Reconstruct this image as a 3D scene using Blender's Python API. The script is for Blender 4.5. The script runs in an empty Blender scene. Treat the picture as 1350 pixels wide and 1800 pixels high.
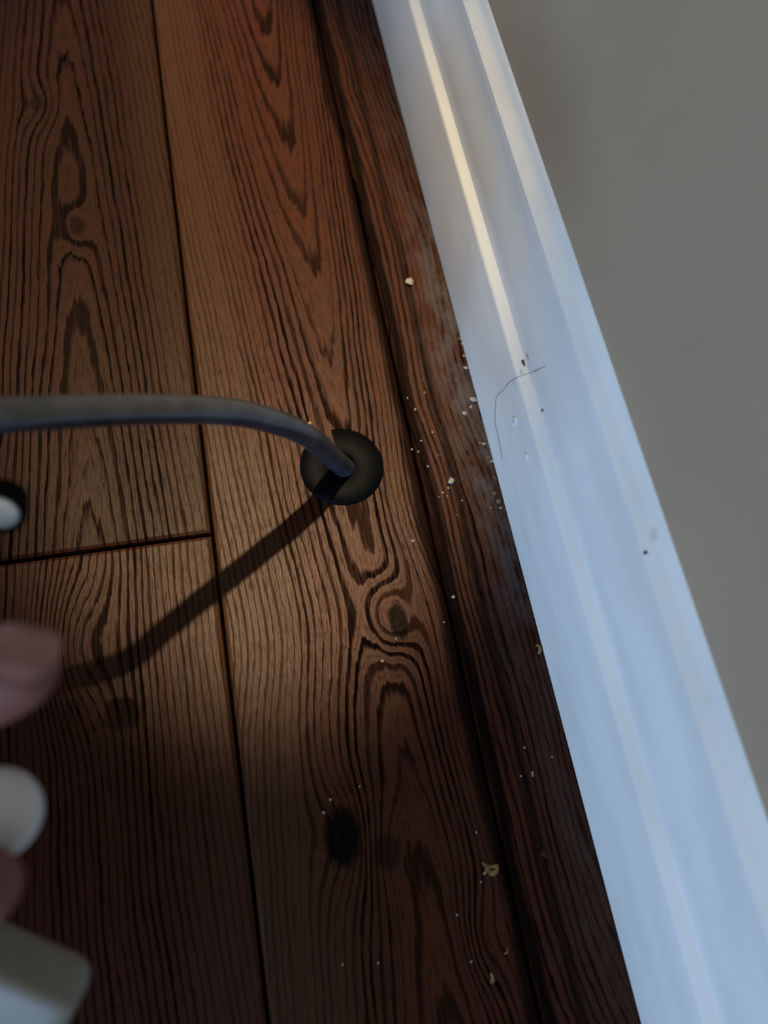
import bpy, bmesh, math, random
from mathutils import Vector, Matrix

random.seed(7)
scene = bpy.context.scene
col = scene.collection

# ------------------------------------------------------------------ camera
F_PX, CX, CY = 1300.0, 675.0, 900.0
E_AX = Vector((0.97689634, 0.13534164, -0.16539706))    # world x (towards the wall) in camera space
D_AX = Vector((-0.18554543, 0.92114753, -0.34214051))   # world y (along the wall)
N_AX = Vector((0.10604923, 0.36492448, 0.92497767))     # world z (up)
ROT = Matrix((E_AX, D_AX, N_AX))                        # camera -> world
CAM = Vector((-0.03759174, -0.13029039, 0.28915407))
D0 = 0.31825624

cam_data = bpy.data.cameras.new('camera')
cam = bpy.data.objects.new('camera', cam_data)
col.objects.link(cam)
m4 = ROT.to_4x4(); m4.translation = CAM
cam.matrix_world = m4
cam_data.sensor_fit = 'VERTICAL'
cam_data.sensor_height = 36.0
cam_data.sensor_width = 27.0
cam_data.lens = F_PX * 36.0 / 1800.0
cam_data.clip_start = 0.005
cam_data.clip_end = 20
cam_data.dof.use_dof = True
cam_data.dof.focus_distance = 0.300
cam_data.dof.aperture_fstop = 6.0
scene.camera = cam

# ------------------------------------------------------------------ light
world = bpy.data.worlds.new('world'); scene.world = world
world.use_nodes = True
bgn = world.node_tree.nodes['Background']
bgn.inputs[0].default_value = (1.0, 0.95, 0.87, 1)
bgn.inputs[1].default_value = 0.32

def aim(o, target):
    o.rotation_euler = (Vector(target) - o.location).to_track_quat('-Z', 'Y').to_euler()

lamp_d = bpy.data.lights.new('ceiling_spot_lamp', 'SPOT')
lamp_d.energy = 345
lamp_d.color = (1.0, 0.77, 0.45)
lamp_d.shadow_soft_size = 0.026
lamp_d.spot_blend = 0.25
lamp = bpy.data.objects.new('ceiling_spot_lamp', lamp_d); col.objects.link(lamp)
lamp.location = (-0.08, 0.62, 2.30)
lamp_aim, lamp_edge = Vector((-0.046, 0.130, 0.0)), Vector((-0.046, -0.115, 0.0))
aim(lamp, lamp_aim)
lamp.scale = (0.54, 1.0, 1.0)                # oval beam, long axis along the boards
lamp_d.spot_size = 2 * (lamp_aim - lamp.location).angle(lamp_edge - lamp.location)

win_d = bpy.data.lights.new('window_daylight', 'AREA')
win_d.shape = 'RECTANGLE'; win_d.size = 1.2; win_d.size_y = 0.9
win_d.energy = 142
win_d.color = (0.36, 0.62, 1.0)
win = bpy.data.objects.new('window_daylight', win_d); col.objects.link(win)
win.location = (-2.60, -2.90, 0.76)
aim(win, (0.0, 0.05, 0.0))

vs = scene.view_settings
vs.view_transform = 'Standard'; vs.look = 'None'
vs.exposure = 0.0; vs.gamma = 1.0
vs.use_curve_mapping = False

# ------------------------------------------------------------------ helpers
def ray(px, py):
    return ROT @ Vector((px - CX, -(py - CY), -F_PX))
def fl(px, py, z=0.0):                     # point of the floor (or a level z above it)
    w = ray(px, py); return CAM + w * ((z - CAM.z) / w.z)
def at(px, py, depth):                     # point at a depth along the view axis
    return CAM + ray(px, py) * (depth / F_PX)
def on_x(px, py, x):                       # point of a vertical plane parallel to the wall
    w = ray(px, py); return CAM + w * ((x - CAM.x) / w.x)

def link(name, bm, mat, parent=None, smooth=False):
    me = bpy.data.meshes.new(name)
    bm.normal_update(); bm.to_mesh(me); bm.free()
    if smooth:
        for p in me.polygons: p.use_smooth = True
    if mat: me.materials.append(mat)
    o = bpy.data.objects.new(name, me); col.objects.link(o)
    if parent: o.parent = parent
    return o
def empty(name, loc=(0, 0, 0)):
    o = bpy.data.objects.new(name, None); col.objects.link(o); o.location = loc
    o.empty_display_size = 0.01
    return o
def tag(o, label, cat, group=None, kind=None):
    if label: o['label'] = label
    if cat: o['category'] = cat
    if group: o['group'] = group
    if kind: o['kind'] = kind
    return o
def child(o, parent):                      # parent a world-space mesh under an Empty
    o.parent = parent
    o.matrix_parent_inverse = Matrix.Translation(parent.location).inverted()
    return o

# node expressions -------------------------------------------------
class X:
    """scalar node expression"""
    def __init__(s, nt, sock): s.nt, s.s = nt, sock
    def _op(s, op, o=None, o2=None, clamp=False):
        n = s.nt.nodes.new('ShaderNodeMath'); n.operation = op; n.use_clamp = clamp
        for i, v in enumerate((s, o, o2)):
            if v is None: continue
            if isinstance(v, X): s.nt.links.new(v.s, n.inputs[i])
            else: n.inputs[i].default_value = v
        return X(s.nt, n.outputs[0])
    def __add__(s, o): return s._op('ADD', o)
    __radd__ = __add__
    def __sub__(s, o): return s._op('SUBTRACT', o)
    def __rsub__(s, o): return (s * -1.0) + o
    def __mul__(s, o): return s._op('MULTIPLY', o)
    __rmul__ = __mul__
    def __truediv__(s, o): return s._op('DIVIDE', o)
    def sqrt(s): return s._op('SQRT')
    def abs(s): return s._op('ABSOLUTE')
    def exp(s): return s._op('EXPONENT')
    def fract(s): return s._op('FRACT')
    def floor(s): return s._op('FLOOR')
    def max(s, o): return s._op('MAXIMUM', o)
    def min(s, o): return s._op('MINIMUM', o)
    def clamp(s): return s._op('ADD', 0.0, clamp=True)
    def step(s, a, b, lo=0.0, hi=1.0):
        n = s.nt.nodes.new('ShaderNodeMapRange'); n.interpolation_type = 'SMOOTHSTEP'
        s.nt.links.new(s.s, n.inputs[0])
        for i, v in zip((1, 2, 3, 4), (a, b, lo, hi)): 
            if isinstance(v, X): s.nt.links.new(v.s, n.inputs[i])
            else: n.inputs[i].default_value = v
        return X(s.nt, n.outputs[0])

def vec(nt, x, y, z=0.0):
    n = nt.nodes.new('ShaderNodeCombineXYZ')
    for i, v in enumerate((x, y, z)):
        if isinstance(v, X): nt.links.new(v.s, n.inputs[i])
        else: n.inputs[i].default_value = v
    return n.outputs[0]
def noise(nt, v, scale=1.0, detail=2.0, rough=0.5):
    n = nt.nodes.new('ShaderNodeTexNoise'); nt.links.new(v, n.inputs['Vector'])
    n.inputs['Scale'].default_value = scale; n.inputs['Detail'].default_value = detail
    n.inputs['Roughness'].default_value = rough
    return X(nt, n.outputs[0])
def white(nt, x, seed=0.0):
    n = nt.nodes.new('ShaderNodeTexWhiteNoise'); n.noise_dimensions = '1D'
    nt.links.new((x + seed).s, n.inputs['W']); return X(nt, n.outputs[0])
def mix(nt, fac, a, b, mode='MIX'):
    n = nt.nodes.new('ShaderNodeMix'); n.data_type = 'RGBA'; n.blend_type = mode
    for s_, v in ((n.inputs[0], fac), (n.inputs[6], a), (n.inputs[7], b)):
        if isinstance(v, X): nt.links.new(v.s, s_)
        elif hasattr(v, 'is_output'): nt.links.new(v, s_)
        elif isinstance(v, (int, float)): s_.default_value = v
        else: s_.default_value = tuple(v) + ((1.0,) if len(v) == 3 else ())
    return n.outputs[2]
def new_mat(name):
    m = bpy.data.materials.new(name); m.use_nodes = True
    nt = m.node_tree; b = nt.nodes['Principled BSDF']
    return m, nt, b
def bump(nt, h, b, strength=0.3, dist=0.0003):
    n = nt.nodes.new('ShaderNodeBump'); n.inputs['Strength'].default_value = strength
    n.inputs['Distance'].default_value = dist
    nt.links.new(h.s, n.inputs['Height']); nt.links.new(n.outputs[0], b.inputs['Normal'])
def coords(nt):
    tc = nt.nodes.new('ShaderNodeTexCoord'); sp = nt.nodes.new('ShaderNodeSeparateXYZ')
    nt.links.new(tc.outputs['Object'], sp.inputs[0])
    return [X(nt, o) * 1000.0 for o in sp.outputs]      # millimetres

def simple(name, colour, rough=0.5, spec=0.5, var=0.12, nscale=0.15, bumps=0.0, dark=None, sss=0.0):
    m, nt, b = new_mat(name)
    x, y, z = coords(nt)
    n = noise(nt, vec(nt, x, y, z), nscale, 4.0)
    c = mix(nt, n.step(0.3, 0.7), tuple(k * (1 - var) for k in colour), tuple(min(1, k * (1 + var)) for k in colour))
    nt.links.new(c, b.inputs['Base Color'])
    b.inputs['Roughness'].default_value = rough
    b.inputs['Specular IOR Level'].default_value = spec
    if sss:
        b.inputs['Subsurface Weight'].default_value = sss
        b.inputs['Subsurface Radius'].default_value = (0.004, 0.0015, 0.0008)
        b.inputs['Subsurface Scale'].default_value = 1.0
    if bumps:
        bump(nt, noise(nt, vec(nt, x, y, z), nscale * 8, 3.0), b, bumps, 0.0002)
    return m

# ------------------------------------------------------------------ wood
def wood(name, axis, left, right, vprof, knots=(), seed=0.0, tone=1.0, holes=(), dust_sheen=False, wild=1.0, lit_edge=None, streaks=(), bend=None):
    """stained oak: growth rings are the contour lines of a field over the board.
    axis = x of the heart (mm); left/right = (slope, softness) of ring density;
    vprof = (v0, slope below, slope above, softness); knots = (x, y, rx, ry, amount)"""
    m, nt, b = new_mat(name)
    x, y, z = coords(nt)
    wob = noise(nt, vec(nt, x * 0.012, y * 0.006, seed), 1.0, 2.0)
    u = x - axis + (wob - 0.5) * (20.0 * wild)
    if bend:
        bd = (y - bend[0]) / bend[1]
        u = u - ((bd * bd) * -1.0).exp() * bend[2]
    ul = (u * -1.0).max(0.0); ur = u.max(0.0)
    f = ((ul * ul + left[1] ** 2).sqrt() - left[1]) * left[0] + ((ur * ur + right[1] ** 2).sqrt() - right[1]) * right[0]
    v = y - vprof[0]
    sv = (v * v + vprof[3] ** 2).sqrt()
    # slope below / above v0, softly joined
    f = f + v * ((vprof[1] + vprof[2]) / 2) + sv * ((vprof[2] - vprof[1]) / 2)
    for kx, ky, rx, ry, amt in knots:
        du = (x - kx) / rx; dv = (y - ky) / ry
        f = f + ((du * du + dv * dv) * -1.0).exp() * amt
    f = f + (noise(nt, vec(nt, x * 0.05, y * 0.014, seed + 3.1), 1.0, 3.0) - 0.5) * (2.4 * wild)
    f = f + (noise(nt, vec(nt, x * 0.55, y * 0.055, seed + 9.7), 1.0, 4.0, 0.6) - 0.5) * 0.7
    t = f.fract(); ring = f.floor()
    amp = white(nt, ring, seed)
    wid = white(nt, ring, seed + 37.3)
    lo = (wid * 0.32) + 0.40
    line = t.step(lo, lo + 0.24) * (1.0 - t.step(0.93, 1.0))
    line = line * (amp * 0.30 + 0.70)
    brk = noise(nt, vec(nt, x * 0.9, y * 0.03, seed + 13.0), 1.0, 3.0, 0.6)
    line = line * brk.step(0.28, 0.55, 0.60, 1.0)
    t3 = (f * 3.0 + (brk - 0.5) * 1.2).fract()
    line = line.max(t3.step(0.55, 0.95) * (1.0 - t3.step(0.96, 1.0)) * 0.48 * brk.step(0.35, 0.62))
    if lit_edge:                                  # fainter rings where the lamp pool is painted in
        line = line * (1.0 - x.step(lit_edge[0], lit_edge[1]) * 0.42)
    # fibres and pores
    fib = noise(nt, vec(nt, x * 1.5, y * 0.05, seed + 1.0), 1.0, 4.0, 0.6)
    pore = noise(nt, vec(nt, x * 3.2, y * 0.16, seed + 5.0), 1.0, 2.0, 0.6)
    pores = pore.step(0.56, 0.70)
    big = noise(nt, vec(nt, x * 0.03, y * 0.008, seed + 7.0), 1.0, 2.0)
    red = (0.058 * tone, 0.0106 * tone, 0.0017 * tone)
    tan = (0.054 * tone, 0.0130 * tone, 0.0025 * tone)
    dk = (0.0010, 0.0009, 0.0010)
    c = mix(nt, big.step(0.35, 0.65), red, tan)
    c = mix(nt, fib.step(0.32, 0.72) * 0.55, c, (0.013 * tone, 0.0038 * tone, 0.0014 * tone))
    if lit_edge:                                  # paler edge: sheen of the lamp pool put into the colour
        c = mix(nt, x.step(lit_edge[0], lit_edge[1]) * lit_edge[2], c, (0.046, 0.022, 0.009))
    c = mix(nt, pores * 0.40, c, dk)
    c = mix(nt, line, c, dk)
    for sx, sw, amt in streaks:              # broad dark mineral streaks along the grain
        dd = ((x - sx) + (noise(nt, vec(nt, x * 0.03, y * 0.02, seed + 4.0), 1.0, 3.0) - 0.5) * (sw * 1.6)).abs()
        sk = (1.0 - dd.step(sw * 0.25, sw)) * amt
        c = mix(nt, sk, c, dk); line = line.max(sk)
    hole = None
    for hx, hy, rx, ry, amt in holes:
        du = (x - hx) / rx; dv = (y - hy) / ry
        r = (du * du + dv * dv).sqrt() + (noise(nt, vec(nt, x * 0.25, y * 0.2, seed), 1.0, 2.0) - 0.5) * 0.5
        h = (1.0 - r.step(0.62, 1.05)) * amt
        hole = h if hole is None else hole.max(h)
    if hole is not None:
        c = mix(nt, hole, c, (0.003, 0.0024, 0.002))
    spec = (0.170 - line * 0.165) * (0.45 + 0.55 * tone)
    if hole is not None: spec = spec * (1.0 - hole * 0.85)
    rough = fib * 0.14 + 0.37 + line * 0.2
    if dust_sheen:                                 # dusty grey, with the skirting's reflection in the gloss painted in
        dn = noise(nt, vec(nt, x * 0.11, y * 0.05, 2.0), 1.0, 4.0, 0.65)
        near = x.step(43.0, 66.0)
        patch = near * dn.step(0.38, 0.62) * 0.75 + noise(nt, vec(nt, x * 0.6, y * 0.35, 4.0), 1.0, 3.0).step(0.62, 0.74) * x.step(34.0, 50.0) * 0.35
        along = 1.0 - (y - 25.0).abs().step(30.0, 150.0)
        patch = patch * (along * 0.8 + 0.2)
        c = mix(nt, patch.clamp(), c, (0.085, 0.078, 0.080))
        rough = rough + patch * 0.2
    nt.links.new(c, b.inputs['Base Color'])
    nt.links.new(rough.s, b.inputs['Roughness'])
    nt.links.new(spec.s, b.inputs['Specular IOR Level'])
    h = fib * 0.6 - pores * 0.5
    bump(nt, h, b, 0.40, 0.0002)
    return m

W_CENTRE = wood('oak_centre', 4.0, (0.43, 22.0), (0.46, 8.0), (-30.0, 1 / 42, -1 / 42, 12.0),
                knots=[(9, -68, 10, 17, 4.6), (-24, -144, 11, 19, 2.8), (18, -186, 8, 16, 2.4), (-9, -152, 8, 14, -1.0)],
                holes=[(-24, -144, 8.0, 12.0, 0.95), (11, -70, 4.5, 9.0, 0.9), (-9, -152, 6, 7, 0.55)], seed=2.0, wild=0.35, lit_edge=(-18.0, -44.0, 0.5), streaks=[(31.0, 5.0, 0.8)], bend=(-68.0, 30.0, 5.0))
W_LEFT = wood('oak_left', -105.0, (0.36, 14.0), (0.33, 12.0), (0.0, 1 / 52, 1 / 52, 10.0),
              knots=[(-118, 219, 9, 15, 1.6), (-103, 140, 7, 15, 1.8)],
              holes=[(-119, 221, 4, 6, 0.6), (-103, 141, 4, 7, 0.6)], seed=11.0, tone=0.42, wild=0.4, lit_edge=(-82.0, -62.0, 0.4))  # low tone: fall-off of the lamp pool put into this board's colour
W_LOWER = wood('oak_lower_left', -152.0, (0.4, 6.0), (0.38, 8.0), (-62.0, 1 / 90, -1 / 90, 14.0),
               knots=[(-112, -60, 13, 26, 3.6)], seed=17.0, tone=0.8, wild=0.5, lit_edge=(-90.0, -64.0, 0.4))
W_STRIP = wood('oak_strip', 22.0, (0.35, 5.0), (0.34, 5.0), (0.0, 1 / 90, 1 / 120, 30.0),
               knots=[(48, -30, 9, 60, 1.2)], seed=23.0, tone=0.95, dust_sheen=True, streaks=[(35.5, 4.0, 0.85), (47.0, 3.0, 0.6)])
W_GEN = [wood('oak_board', ax, (0.36, 14.0), (0.34, 10.0), (0.0, 1 / 70, -1 / 60, 20.0), seed=31.0 + i * 6, tone=0.9)
         for i, ax in enumerate((-200.0, -295.0, -380.0))]

# ------------------------------------------------------------------ structure: floor of boards
M_SUB = simple('dark_subfloor', (0.012, 0.007, 0.005), 0.8)
XB = 0.0665                                # foot of the skirting board
XW = XB + 0.0145                           # wall face

def slab(x0, x1, y0, y1, z0, z1, bev, name, mat, parent=None, segs=2):
    bm = bmesh.new()
    bmesh.ops.create_cube(bm, size=1.0)
    for v in bm.verts:
        v.co = Vector(((x0 + x1) / 2 + v.co.x * (x1 - x0), (y0 + y1) / 2 + v.co.y * (y1 - y0), (z0 + z1) / 2 + v.co.z * (z1 - z0)))
    if bev:
        es = [e for e in bm.edges if all(v.co.z > z1 - 1e-6 for v in e.verts)]
        bmesh.ops.bevel(bm, geom=es, offset=bev, segments=segs, profile=0.55, affect='EDGES')
    return link(name, bm, mat, parent)

floor = slab(-1.15, XW + 0.02, -1.25, 1.65, -0.035, -0.0165, 0, 'floor', M_SUB)
floor['kind'] = 'structure'
floor['label'] = 'dark stained oak plank floor'
GAP = 0.0005
def plank(x0, x1, y0, y1, mat):
    return slab(x0 + GAP, x1 - GAP, y0 + GAP, y1 - GAP, -0.0165, 0.0, 0.0017, 'plank', mat, floor)
XL, XC = -0.0572, 0.0325                   # seams
plank(XL, XC, -1.24, 1.64, W_CENTRE)
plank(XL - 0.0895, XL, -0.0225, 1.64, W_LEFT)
plank(XL - 0.0895, XL, -1.24, -0.0225, W_LOWER)
plank(XC, XB + 0.010, -1.24, 1.64, W_STRIP)
for i in range(11):
    x1 = XL - 0.0895 * (i + 1); x0 = x1 - 0.0895
    ys = [-1.24, (0.31, -0.2, 0.12, -0.36, 0.42, 0.02)[i % 6], 1.64]
    for k in range(2): plank(x0, x1, ys[k], ys[k + 1], W_GEN[(i + k) % 3])

# ------------------------------------------------------------------ wall and skirting
def wall_mat():
    m, nt, b = new_mat('taupe_wall_paint')
    x, y, z = coords(nt)
    n = noise(nt, vec(nt, x, y, z), 0.02, 3.0)
    nt.links.new(mix(nt, n.step(0.3, 0.7), (0.355, 0.265, 0.175), (0.39, 0.29, 0.195)), b.inputs['Base Color'])
    b.inputs['Roughness'].default_value = 0.75
    bump(nt, noise(nt, vec(nt, x, y, z), 0.35, 3.0), b, 0.10, 0.0005)
    return m
wall = slab(XW, XW + 0.02, -1.25, 1.65, -0.0165, 2.4, 0, 'wall_right', wall_mat())
wall['kind'] = 'structure'

def paint_mat():
    m, nt, b = new_mat('white_gloss_paint')
    x, y, z = coords(nt)
    n = noise(nt, vec(nt, x * 0.05, y * 0.02, z * 0.08), 1.0, 4.0)
    c = mix(nt, n.step(0.3, 0.7), (0.72, 0.72, 0.70), (0.79, 0.79, 0.77))
    sm = noise(nt, vec(nt, x * 0.12, y * 0.10, z * 0.10, ), 1.0, 4.0, 0.7).step(0.60, 0.78) * 0.12
    c = mix(nt, sm, c, (0.45, 0.42, 0.36))
    nt.links.new(c, b.inputs['Base Color'])
    b.inputs['Roughness'].default_value = 0.34
    bump(nt, noise(nt, vec(nt, x * 0.3, y * 0.03, z * 0.3), 1.0, 2.0), b, 0.12, 0.0004)
    return m
M_PAINT = paint_mat()
base = empty('baseboard_right', (XB, 0, 0)); base['kind'] = 'structure'
def extrude_profile(pts, y0, y1, name, mat, parent, smooth_deg=40):
    bm = bmesh.new()
    rows = [[bm.verts.new((XB + px, yy, pz)) for px, pz in pts] for yy in (y0, y1)]
    k = len(pts)
    for i in range(k):
        bm.faces.new((rows[0][i], rows[0][(i + 1) % k], rows[1][(i + 1) % k], rows[1][i]))
    bm.faces.new(rows[0][::-1]); bm.faces.new(rows[1])
    bmesh.ops.recalc_face_normals(bm, faces=bm.faces[:])
    o = link(name, bm, mat, None, True)
    o.data.set_sharp_from_angle(angle=math.radians(smooth_deg))
    child(o, parent); return o
# lower plinth face with a small rounded ledge
extrude_profile([(0, 0.0008), (0, 0.0490), (0.0003, 0.0500), (0.0010, 0.0508), (0.0036, 0.0524), (0.0040, 0.0528), (0.0150, 0.0528), (0.0150, 0.0008)],
                -1.24, 1.64, 'plinth_face', M_PAINT, base)
# ogee above it
og = [(0.0040, 0.0527), (0.0040, 0.0545)]
for i in range(9):
    t = i / 8
    og.append((0.0042 + 0.0040 * (t * t * (3 - 2 * t)), 0.0555 + 0.0285 * t))
og += [(0.0084, 0.0848), (0.0148, 0.0848), (0.0148, 0.0527)]
extrude_profile(og, -1.24, 1.64, 'ogee_moulding', M_PAINT, base)
# cap bead
extrude_profile([(0.0082, 0.0846), (0.0095, 0.0860), (0.0112, 0.0874), (0.0124, 0.0884), (0.0131, 0.0898), (0.0137, 0.0914), (0.0146, 0.0924), (0.0148, 0.0846)],
                -1.24, 1.64, 'cap_moulding', M_PAINT, base)

# ------------------------------------------------------------------ grommet in the floor
M_RUBBER = simple('black_rubber', (0.0016, 0.0020, 0.0028), 0.5, 0.04, 0.2, 0.3, 0.1)
grom = empty('cable_grommet', (0, 0, 0))
tag(grom, 'round black rubber grommet set in the plank where the cable enters', 'grommet')
def ring_loft(prof, a0, a1, n, name, mat, parent):
    bm = bmesh.new(); rows = []
    for i in range(n + 1):
        a = a0 + (a1 - a0) * i / n
        rows.append([bm.verts.new((r * math.cos(a), r * math.sin(a), z)) for r, z in prof])
    k = len(prof)
    for i in range(n):
        for j in range(k):
            bm.faces.new((rows[i][j], rows[i + 1][j], rows[i + 1][(j + 1) % k], rows[i][(j + 1) % k]))
    bm.faces.new(rows[0]); bm.faces.new(rows[-1][::-1])
    bmesh.ops.recalc_face_normals(bm, faces=bm.faces[:])
    o = link(name, bm, mat, None, True); o.data.set_sharp_from_angle(angle=math.radians(45))
    child(o, parent); return o
ring_loft([(0.0052, 0.0), (0.0048, 0.0008), (0.0050, 0.0018), (0.0062, 0.0025), (0.0115, 0.0026), (0.0150, 0.0022),
           (0.0171, 0.0014), (0.0180, 0.0004), (0.0180, 0.0)], math.radians(128), math.radians(128 + 328), 72, 'flange', M_RUBBER, grom)
bm = bmesh.new()
bmesh.ops.create_cone(bm, cap_ends=True, segments=32, radius1=0.0058, radius2=0.0058, depth=0.0006, matrix=Matrix.Translation((0, 0, 0.0005)))
hole = link('hole', bm, simple('hole_black', (0.002, 0.002, 0.002), 0.9)); child(hole, grom)

# ------------------------------------------------------------------ cable
def catmull(pts, n=10):
    out = []
    P = [pts[0] * 2 - pts[1]] + pts + [pts[-1] * 2 - pts[-2]]
    for i in range(1, len(P) - 2):
        for k in range(n):
            t = k / n
            a, b, c, d = P[i - 1], P[i], P[i + 1], P[i + 2]
            out.append(0.5 * ((2 * b) + (c - a) * t + (2 * a - 5 * b + 4 * c - d) * t * t + (3 * b - a - 3 * c + d) * t ** 3))
    out.append(pts[-1]); return out
def tube(path, radius, name, mat, seg=20, cap=True):
    bm = bmesh.new(); rows = []
    t0 = (path[1] - path[0]).normalized()
    nrm = t0.orthogonal().normalized()
    for i, p in enumerate(path):
        t = (path[min(i + 1, len(path) - 1)] - path[max(i - 1, 0)]).normalized()
        nrm = (nrm - t * nrm.dot(t)).normalized(); bn = t.cross(nrm)
        r = radius(i / (len(path) - 1)) if callable(radius) else radius
        rows.append([bm.verts.new(p + (nrm * math.cos(2 * math.pi * k / seg) + bn * math.sin(2 * math.pi * k / seg)) * r) for k in range(seg)])
    for i in range(len(rows) - 1):
        for k in range(seg):
            bm.faces.new((rows[i][k], rows[i][(k + 1) % seg], rows[i + 1][(k + 1) % seg], rows[i + 1][k]))
    if cap: bm.faces.new(rows[0][::-1]); bm.faces.new(rows[-1])
    bmesh.ops.recalc_face_normals(bm, faces=bm.faces[:])
    return link(name, bm, mat, None, True)
M_CABLE = simple('grey_cable_jacket', (0.034, 0.038, 0.046), 0.26, 0.5, 0.18, 0.12, 0.08)
cable = empty('cable', (0, 0, 0))
tag(cable, 'thick dark grey cable arching up out of the floor grommet', 'cable')
ck = [(604, 827, 1.0), (579.5, 800, .935), (556, 777, .885), (533, 762, .850), (507, 750, .820), (480, 741, .793),
      (440, 730, .760), (390, 723, .725), (333, 720, .692), (233, 720, .643), (150, 723, .607), (0, 730, .553)]
cp = [at(x, y, k * D0) for x, y, k in ck]
cp = [Vector((0.0012, -0.0016, -0.004))] + cp[:]
cp[1] = Vector((0.0010, -0.0016, 0.001))
# beyond the frame the cable loops round and its end comes back
cp += [at(-220, 742, .166), at(-420, 770, .160), at(-560, 840, .160), at(-560, 940, .166), at(-400, 985, .172), at(-220, 950, .176), at(-95, 905, .178)]
jk = tube(catmull(cp, 8), 0.0044, 'jacket', M_CABLE, 20); child(jk, cable)
# end cap: black collar with a pale glossy face
M_FACE = simple('pale_end_face', (0.62, 0.74, 0.86), 0.18, 0.6, 0.05)
pc = at(-5, 904, .172)
ax = (ROT @ Vector((0.14, -0.62, 0.78))).normalized()
rotm = Vector((0, 0, 1)).rotation_difference(ax).to_matrix().to_4x4(); rotm.translation = pc
def lathe(prof, n, name, mat, mw, parent):
    bm = bmesh.new(); rows = []
    for i in range(n):
        a = 2 * math.pi * i / n
        rows.append([bm.verts.new((r * math.cos(a), r * math.sin(a), z)) for r, z in prof])
    for i in range(n):
        for j in range(len(prof) - 1):
            bm.faces.new((rows[i][j], rows[(i + 1) % n][j], rows[(i + 1) % n][j + 1], rows[i][j + 1]))
    bmesh.ops.remove_doubles(bm, verts=bm.verts[:], dist=1e-6)
    bmesh.ops.recalc_face_normals(bm, faces=bm.faces[:])
    bmesh.ops.transform(bm, matrix=mw, verts=bm.verts[:])
    o = link(name, bm, mat, None, True); o.data.set_sharp_from_angle(angle=math.radians(50))
    child(o, parent); return o
col_o = lathe([(0.0, -0.0085), (0.0040, -0.0085), (0.0054, -0.0068), (0.0060, -0.004), (0.0061, -0.0006), (0.0058, 0.0), (0.0053, 0.0), (0.0051, -0.0006), (0.0, -0.0006)],
              36, 'end_collar', M_RUBBER, rotm, cable)
lathe([(0.0, 0.0014), (0.0018, 0.0012), (0.0036, 0.0006), (0.0047, -0.0004), (0.0050, -0.0012), (0.0, -0.0014)], 36, 'end_face', M_FACE, rotm, col_o).parent = cable
cable.children[-1]['label'] = 'pale blue glossy end face'

# ------------------------------------------------------------------ hand
def skin_mat():
    m, nt, b = new_mat('skin')
    x, y, z = coords(nt)
    n = noise(nt, vec(nt, x, y, z), 0.10, 4.0)
    c = mix(nt, n.step(0.3, 0.7), (0.150, 0.050, 0.040), (0.195, 0.072, 0.056))
    nt.links.new(c, b.inputs['Base Color'])
    b.inputs['Roughness'].default_value = 0.5
    b.inputs['Subsurface Weight'].default_value = 0.15
    b.inputs['Subsurface Radius'].default_value = (0.004, 0.0015, 0.0008)
    b.inputs['Subsurface Scale'].default_value = 1.0
    bump(nt, noise(nt, vec(nt, x, y, z), 1.4, 3.0), b, 0.25, 0.0003)
    return m
M_SKIN = skin_mat()
hand = empty('hand', at(-1150, 1560, .175))
tag(hand, 'hand reaching in at the lower left with thumb above a bent finger', 'hand')
h_verts, h_faces = [], []
def ball(c, r, nu=14, nv=8):
    o0 = len(h_verts)
    h_verts.append((c.x, c.y, c.z + r))
    for i in range(1, nv):
        th = math.pi * i / nv
        for k in range(nu):
            ph = 2 * math.pi * k / nu
            h_verts.append((c.x + r * math.sin(th) * math.cos(ph), c.y + r * math.sin(th) * math.sin(ph), c.z + r * math.cos(th)))
    h_verts.append((c.x, c.y, c.z - r)); last = len(h_verts) - 1
    for k in range(nu):
        k1 = (k + 1) % nu
        h_faces.append((o0, o0 + 1 + k, o0 + 1 + k1))
        for i in range(nv - 2):
            p, q = o0 + 1 + i * nu, o0 + 1 + (i + 1) * nu
            h_faces.append((p + k, q + k, q + k1, p + k1))
        e = o0 + 1 + (nv - 2) * nu
        h_faces.append((e + k, last, e + k1))
def limb(pts):
    for (a, ra), (b_, rb) in zip(pts[:-1], pts[1:]):
        n = max(2, int((b_ - a).length / (0.30 * min(ra, rb))))
        for k in range(n + 1):
            t = k / n; ball(a.lerp(b_, t), ra + (rb - ra) * t)
mm = 0.001
digits = {
 'thumb': [(at(-900, 1400, .165), 15 * mm), (at(-560, 1265, .150), 11.5 * mm), (at(-230, 1212, .141), 9.6 * mm), (at(-90, 1200, .1385), 9.9 * mm), (at(-10, 1192, .1372), 9.0 * mm), (at(32, 1179, .1365), 7.6 * mm)],
 'index': [(at(-620, 1610, .155), 10.5 * mm), (at(-400, 1590, .136), 9.2 * mm), (at(-190, 1572, .130), 8.3 * mm), (at(-80, 1564, .1305), 8.0 * mm), (at(-28, 1558, .131), 7.0 * mm)],
 'middle': [(at(-610, 1650, .176), 10.5 * mm), (at(-450, 1745, .160), 9.2 * mm), (at(-330, 1800, .158), 8.3 * mm), (at(-265, 1830, .167), 7.4 * mm)],
 'ring': [(at(-620, 1670, .195), 10.0 * mm), (at(-440, 1770, .190), 8.8 * mm), (at(-290, 1800, .192), 8.0 * mm), (at(-200, 1800, .186), 7.0 * mm)],
 'little': [(at(-650, 1680, .213), 9.0 * mm), (at(-500, 1760, .206), 7.8 * mm), (at(-380, 1780, .214), 7.0 * mm), (at(-300, 1750, .220), 6.2 * mm)],
}
for d in digits.values(): limb(d)
wrist = at(-1150, 1560, .190)
for k in ('index', 'middle', 'ring', 'little'):
    limb([(wrist, 17 * mm), (wrist.lerp(digits[k][0][0], 0.55), 13.5 * mm), (digits[k][0][0], 11.0 * mm)])
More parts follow.
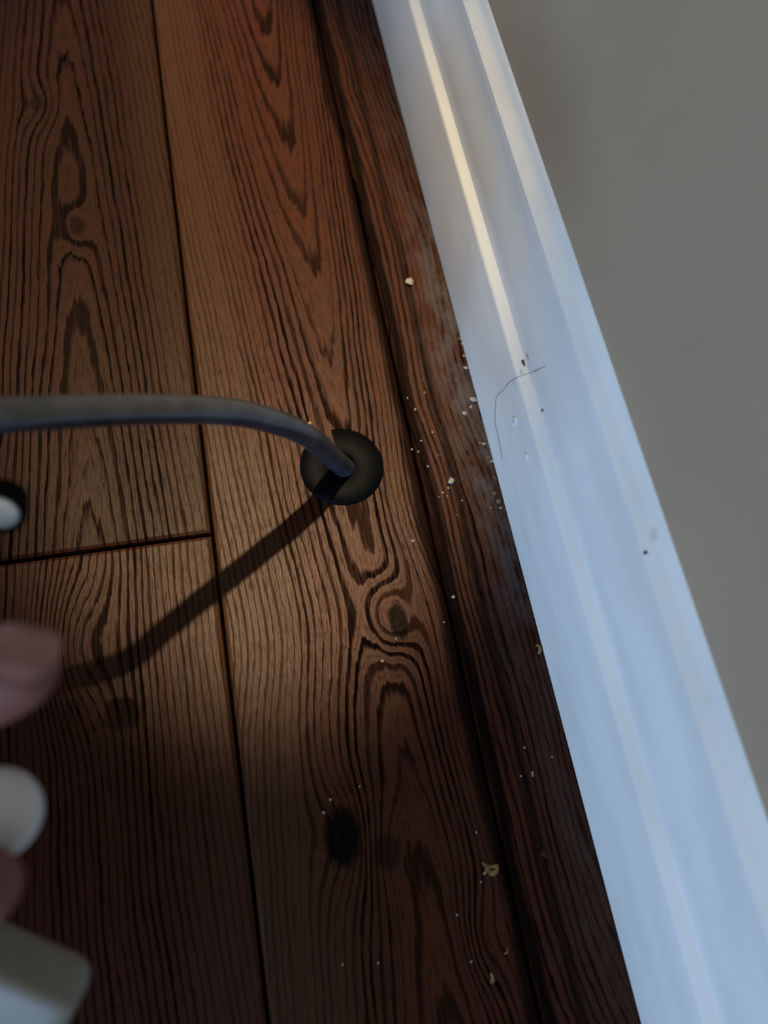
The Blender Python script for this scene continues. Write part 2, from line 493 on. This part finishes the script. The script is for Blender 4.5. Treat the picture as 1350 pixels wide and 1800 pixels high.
mcp = [digits[k][0][0] for k in ('index', 'middle', 'ring', 'little')]
for a_, b_ in zip(mcp[:-1], mcp[1:]):          # flesh of the palm between the metacarpals
    for q_ in range(17):
        f_ = 0.20 + 0.05 * q_
        limb([(wrist.lerp(a_, f_), 11.0 * mm), (wrist.lerp(b_, f_), 11.0 * mm)])
limb([(wrist, 19 * mm), (digits['thumb'][0][0], 15 * mm)])
for f_ in (0.0, 0.12, 0.24, 0.36, 0.48, 0.6, 0.72):
    limb([(digits['thumb'][0][0].lerp(digits['thumb'][1][0], f_ * 0.6), 12 * mm), (wrist.lerp(mcp[0], 0.6 + 0.3 * f_), 11 * mm)])
elbow = Vector((-0.46, -0.17, 0.17))
shoulder = Vector((-0.66, -0.40, 0.40))
limb([(wrist, 21 * mm), (wrist.lerp(elbow, 0.35), 25 * mm), (elbow, 36 * mm)])
h_me = bpy.data.meshes.new('skin_surface'); h_me.from_pydata(h_verts, [], h_faces); h_me.materials.append(M_SKIN)
body = bpy.data.objects.new('skin_surface', h_me); col.objects.link(body); child(body, hand)
rm = body.modifiers.new('remesh', 'REMESH'); rm.mode = 'VOXEL'; rm.voxel_size = 0.0012; rm.use_smooth_shade = True
sm = body.modifiers.new('smooth', 'SMOOTH'); sm.factor = 0.6; sm.iterations = 8
# sleeve over the forearm
M_SLEEVE = simple('dark_sleeve_cloth', (0.05, 0.055, 0.065), 0.9, 0.2, 0.2, 0.4, 0.2)
s0 = wrist.lerp(elbow, 0.30)
slv = tube(catmull([s0, wrist.lerp(elbow, 0.65), elbow, elbow.lerp(shoulder, 0.3), elbow.lerp(shoulder, 0.65), shoulder], 6), lambda t: (0.030 + 0.022 * t + 0.0010 * math.sin(t * 40)), 'sleeve', M_SLEEVE, 28, True)
child(slv, hand)
# thumb nail: curved plate on the upper side of the tip
def nail(name, base, tip, up, width, curve_r, mat, parent):
    bm = bmesh.new(); ax_ = (tip - base).normalized(); side = ax_.cross(up).normalized(); up = side.cross(ax_).normalized()
    rows = []; n, k = 14, 12
    L = (tip - base).length
    for i in range(n + 1):
        s = i / n
        w = width * (1 - 0.25 * (1 - min(1, s / 0.3)) ** 2) * (1 if s < 0.62 else math.sqrt(max(0.03, 1 - ((s - 0.62) / 0.385) ** 2)))
        row = []
        for j in range(k + 1):
            q = (j / k - 0.5) * w
            p = base + ax_ * (L * s) + side * q - up * (q * q / (2 * curve_r) + 0.0011 * s * s)
            row.append(bm.verts.new(p))
        rows.append(row)
    for i in range(n):
        for j in range(k):
            bm.faces.new((rows[i][j], rows[i + 1][j], rows[i + 1][j + 1], rows[i][j + 1]))
    bmesh.ops.solidify(bm, geom=bm.faces[:], thickness=0.0006)
    bmesh.ops.recalc_face_normals(bm, faces=bm.faces[:])
    o = link(name, bm, mat, None, True); child(o, parent); return o
M_NAIL = simple('finger_nail', (0.50, 0.28, 0.26), 0.30, 0.5, 0.06)
tb, tt = at(-14, 1130, .1308), at(106, 1158, .1330)
upv = (ROT @ Vector((0.12, 0.70, 0.70))).normalized()
nail('thumb_nail', tb + upv * 0.0011, tt + upv * 0.0022, upv, 0.0112, 0.0085, M_NAIL, hand)

# ------------------------------------------------------------------ things in the hand
M_WHITE = simple('white_plastic', (0.60, 0.61, 0.62), 0.38, 0.5, 0.04)
M_CREAM = simple('cream_plastic', (0.19, 0.172, 0.14), 0.6, 0.5, 0.05)
cap = empty('round_plastic_button', at(-12, 1432, .142))
tag(cap, 'round white plastic button between the thumb and bent finger at left edge', 'button')
axc = (ROT @ Vector((0.10, 0.22, 0.97))).normalized()
mc = Vector((0, 0, 1)).rotation_difference(axc).to_matrix().to_4x4(); mc.translation = at(-12, 1432, .142)
R0 = 0.0086
lathe([(0, -0.004), (R0 - 0.0012, -0.004), (R0 - 0.0003, -0.0034), (R0, -0.0022), (R0, 0.0), (R0 - 0.0004, 0.0009), (R0 - 0.0016, 0.0016), (R0 * 0.5, 0.0022), (0, 0.0024)], 48, 'disc', M_WHITE, mc, cap)
lathe([(0, -0.012), (0.0040, -0.012), (0.0045, -0.0115), (0.0045, -0.0039), (0, -0.0039)], 32, 'stem', M_WHITE, mc, cap)

def rounded_box(name, centre, axes, dims, r, mat, parent, seg=5):
    bm = bmesh.new(); bmesh.ops.create_cube(bm, size=1.0)
    for v in bm.verts: v.co = Vector((v.co.x * dims[0], v.co.y * dims[1], v.co.z * dims[2]))
    bmesh.ops.bevel(bm, geom=bm.edges[:], offset=r, segments=seg, profile=0.5, affect='EDGES')
    mw = Matrix((axes[0], axes[1], axes[2])).transposed().to_4x4(); mw.translation = centre
    bmesh.ops.transform(bm, matrix=mw, verts=bm.verts[:])
    o = link(name, bm, mat, None, True)
    child(o, parent); return o
box = empty('plastic_box', at(-40, 1850, .158))
tag(box, 'dull cream plastic box with rounded corners held below the fingers at lower left corner', 'box')
bx_ = (ROT @ Vector((0.88, -0.46, -0.10))).normalized()
by_ = (ROT @ Vector((0.42, 0.80, 0.42)))
by_ = (by_ - bx_ * by_.dot(bx_)).normalized(); bz_ = bx_.cross(by_)
bc = at(48, 1748, .150) - bx_ * 0.0115 - by_ * 0.015 - bz_ * 0.0065
rounded_box('box_body', bc, (bx_, by_, bz_), (0.044, 0.030, 0.013), 0.0048, M_CREAM, box)

# ------------------------------------------------------------------ debris
M_CHIP = simple('pale_wood_chip', (0.42, 0.29, 0.13), 0.7, 0.3, 0.25, 0.8)
M_GRIT = simple('white_plaster_grit', (0.30, 0.27, 0.25), 0.8, 0.3, 0.2, 0.8)
M_TAN = simple('tan_grit', (0.15, 0.10, 0.065), 0.8, 0.3, 0.25, 0.8)
M_DARKCHIP = simple('dark_wood_chip', (0.035, 0.014, 0.009), 0.7, 0.1, 0.25, 0.8)
def crumb_bm(r, flat=0.6, sub=1):
    bm = bmesh.new(); bmesh.ops.create_icosphere(bm, subdivisions=sub, radius=r)
    for v in bm.verts:
        v.co *= random.uniform(0.65, 1.2); v.co.z *= flat
    zmin = min(v.co.z for v in bm.verts)
    for v in bm.verts: v.co.z -= zmin
    return bm
def crumb(name, px, py, size_px, mat, label, group=None, flat=0.6, stretch=1.0, rz=None):
    p = fl(px, py); r = size_px * 0.5 * (p - CAM).length / F_PX
    bm = crumb_bm(r, flat)
    a = random.uniform(0, 6.3) if rz is None else rz
    bmesh.ops.scale(bm, vec=(stretch, 1 / max(1, stretch * 0.7), 1), verts=bm.verts[:])
    bmesh.ops.rotate(bm, cent=(0, 0, 0), matrix=Matrix.Rotation(a, 3, 'Z'), verts=bm.verts[:])
    o = link(name, bm, mat); o.location = (p.x, p.y, 0.00002)
    tag(o, label, 'debris', group); return o
def shaving(px, py, size_px, label, mat=M_CHIP, strips=2):
    """little curl of planed wood: bent strips"""
    p = fl(px, py); s = size_px * (p - CAM).length / F_PX
    bm = bmesh.new()
    for q in range(strips):
        a0 = random.uniform(0, 6.28); L = s * random.uniform(0.7, 1.0); w = s * random.uniform(0.16, 0.26)
        cv = random.uniform(-2.2, 2.2); prev = None; pos = Vector((random.uniform(-.2, .2) * s, random.uniform(-.2, .2) * s, 0)); n = 7
        pos -= Vector((math.cos(a0), math.sin(a0), 0)) * L * 0.4
        for i in range(n + 1):
            t = i / n; a = a0 + cv * (t - 0.5)
            z = 0.00010 + 0.22 * s * abs(math.sin(math.pi * t * 0.9 + q)) 
            nrm = Vector((-math.sin(a), math.cos(a), 0)) * w * (0.5 + 0.5 * math.sin(math.pi * (t * 0.8 + 0.1)))
            row = [bm.verts.new(pos + nrm * k + Vector((0, 0, z + (0.0003 if k > 0 else 0)))) for k in (-0.5, 0.5)]
            if prev: bm.faces.new((prev[0], row[0], row[1], prev[1]))
            prev = row; pos += Vector((math.cos(a), math.sin(a), 0)) * L / n
    bmesh.ops.solidify(bm, geom=bm.faces[:], thickness=0.00022)
    zmin = min(v.co.z for v in bm.verts)
    for v in bm.verts: v.co.z -= zmin
    bmesh.ops.recalc_face_normals(bm, faces=bm.faces[:])
    o = link('wood_shaving', bm, mat); o.location = (p.x, p.y, 0.00002)
    tag(o, label, 'wood shaving', 'wood shavings on the floor'); return o
shaving(860, 1524, 27, 'largest curled pale wood shaving on the dark floor', strips=4)
shaving(890, 1672, 13, 'small narrow pale shaving above the lowest one on the floor', strips=1)
shaving(865, 1718, 13, 'lowest small yellow wood shaving on the dark floor', strips=3)
shaving(944, 1143, 22, 'pale wood shaving touching the foot of the baseboard', strips=2)
crumb('wood_chip', 955, 1500, 15, M_DARKCHIP, 'dark reddish wood chip lying on the narrow strip by the baseboard', flat=0.5)
crumb('plaster_crumb', 792, 848, 14, M_GRIT, 'pale tan plaster crumb right of the grommet, largest on the strip', flat=0.7)
crumb('lint_tuft', 719, 497, 17, M_GRIT, 'pale lint tuft on the dark seam above the grommet', flat=0.5)
for x, y, s in [(808, 597, 8), (813, 605, 6), (815, 626, 6), (818, 648, 7), (831, 704, 11), (815, 728, 9), (827, 716, 6), (843, 780, 7),
                (850, 781, 7), (858, 805, 8), (864, 812, 7), (870, 842, 6), (868, 868, 7), (875, 882, 9), (880, 893, 6), (862, 893, 6)]:
    crumb('grit_speck', x, y, s, M_TAN if random.random() < .6 else M_GRIT, 'tiny tan grit speck along the foot of the baseboard', 'grit along the baseboard foot', 0.6, random.choice((1.0, 1.4)))
for x, y, s in [(746, 691, 7), (730, 720, 5), (735, 795, 7), (724, 790, 5), (752, 820, 5), (770, 800, 5), (778, 866, 6), (786, 872, 6), (772, 874, 5),
                (716, 700, 5), (740, 775, 4), (760, 760, 5), (788, 858, 5), (802, 905, 4), (812, 880, 4)]:
    crumb('grit_speck', x, y, s * 0.85, M_GRIT if random.random() < .4 else M_TAN, 'tiny gritty speck on the strip right of the grommet', 'grit right of the grommet', 0.5)
for x, y, s in [(725, 951, 6), (796, 1050, 7), (581, 1405, 5), (569, 1428, 6), (672, 1162, 6), (696, 1123, 4), (935, 1358, 5), (936, 1363, 4), (922, 1314, 4),
                (915, 1364, 4), (780, 1094, 4), (845, 1550, 4), (837, 1463, 4), (602, 1695, 4), (665, 1692, 4), (828, 1690, 4), (970, 1330, 4), (632, 1382, 4), (803, 1608, 4)]:
    crumb('grit_speck', x, y, s, M_GRIT, 'tiny white grit speck on the bare floor below the grommet', 'white grit on the lower floor', 0.6)
# crumb stuck to the cable
p = cp[4] + (ROT @ Vector((0.55, 0.75, 0.2))).normalized() * 0.0041
bm = crumb_bm(0.0008, 0.8); o = link('grit_speck', bm, M_CHIP); o.location = p
tag(o, 'yellowish crumb stuck on top of the cable just above the grommet', 'debris')

# marks on the skirting: hair, flakes and a dent
M_HAIR = simple('dark_hair', (0.03, 0.028, 0.03), 0.5)
hp = [on_x(x, y, XB + dx) for x, y, dx in ((958, 644, .0052), (945, 650, .0044), (935, 654, .0036))] + \
     [on_x(x, y, XB - 0.00012) for x, y in ((916, 661), (902, 667), (893, 674), (886, 684), (880, 690), (873, 697), (871, 712), (870, 740), (874, 760), (880, 790), (882, 805))]
hr = tube(catmull(hp, 5), 0.00009, 'hair', M_HAIR, 6)
tag(hr, 'thin dark hair stuck across the white baseboard', 'hair')
def flake(name, px, py, w, h, mat, label, x_off=0.0):
    p = on_x(px, py, XB + x_off); s = (p - CAM).length / F_PX
    bm = bmesh.new(); n = 8; vs_ = []
    for i in range(n):
        a = 2 * math.pi * i / n; r = random.uniform(0.75, 1.15)
        vs_.append(bm.verts.new((-0.0004 - random.uniform(0, .0005), math.sin(a) * r * w * s / 2, math.cos(a) * r * h * s)))
    fc = bm.faces.new(vs_); ex = bmesh.ops.extrude_face_region(bm, geom=[fc])
    for v in ex['geom']:
        if isinstance(v, bmesh.types.BMVert): v.co.x = 0.0001
    bmesh.ops.recalc_face_normals(bm, faces=bm.faces[:])
    o = link(name, bm, mat); o.location = p; tag(o, label, 'paint chip'); return o
flake('paint_flake', 904, 741, 13, 13, M_PAINT, 'larger raised white paint flake on the lower face of the baseboard')
flake('paint_flake', 926, 803, 11, 6, M_PAINT, 'narrow raised white paint flake below the larger one on the baseboard')
flake('dirt_fleck', 921, 637, 14, 4, M_TAN, 'small dark fleck on the baseboard ledge beside the hair', 0.0018)
flake('dirt_fleck', 1136, 971, 7, 4, M_DARKCHIP, 'tiny dark fleck on the upper moulding of the baseboard', 0.0070)
flake('dirt_fleck', 956, 721, 6, 4, M_TAN, 'tiny tan fleck on the moulding just below the hair', 0.0046)
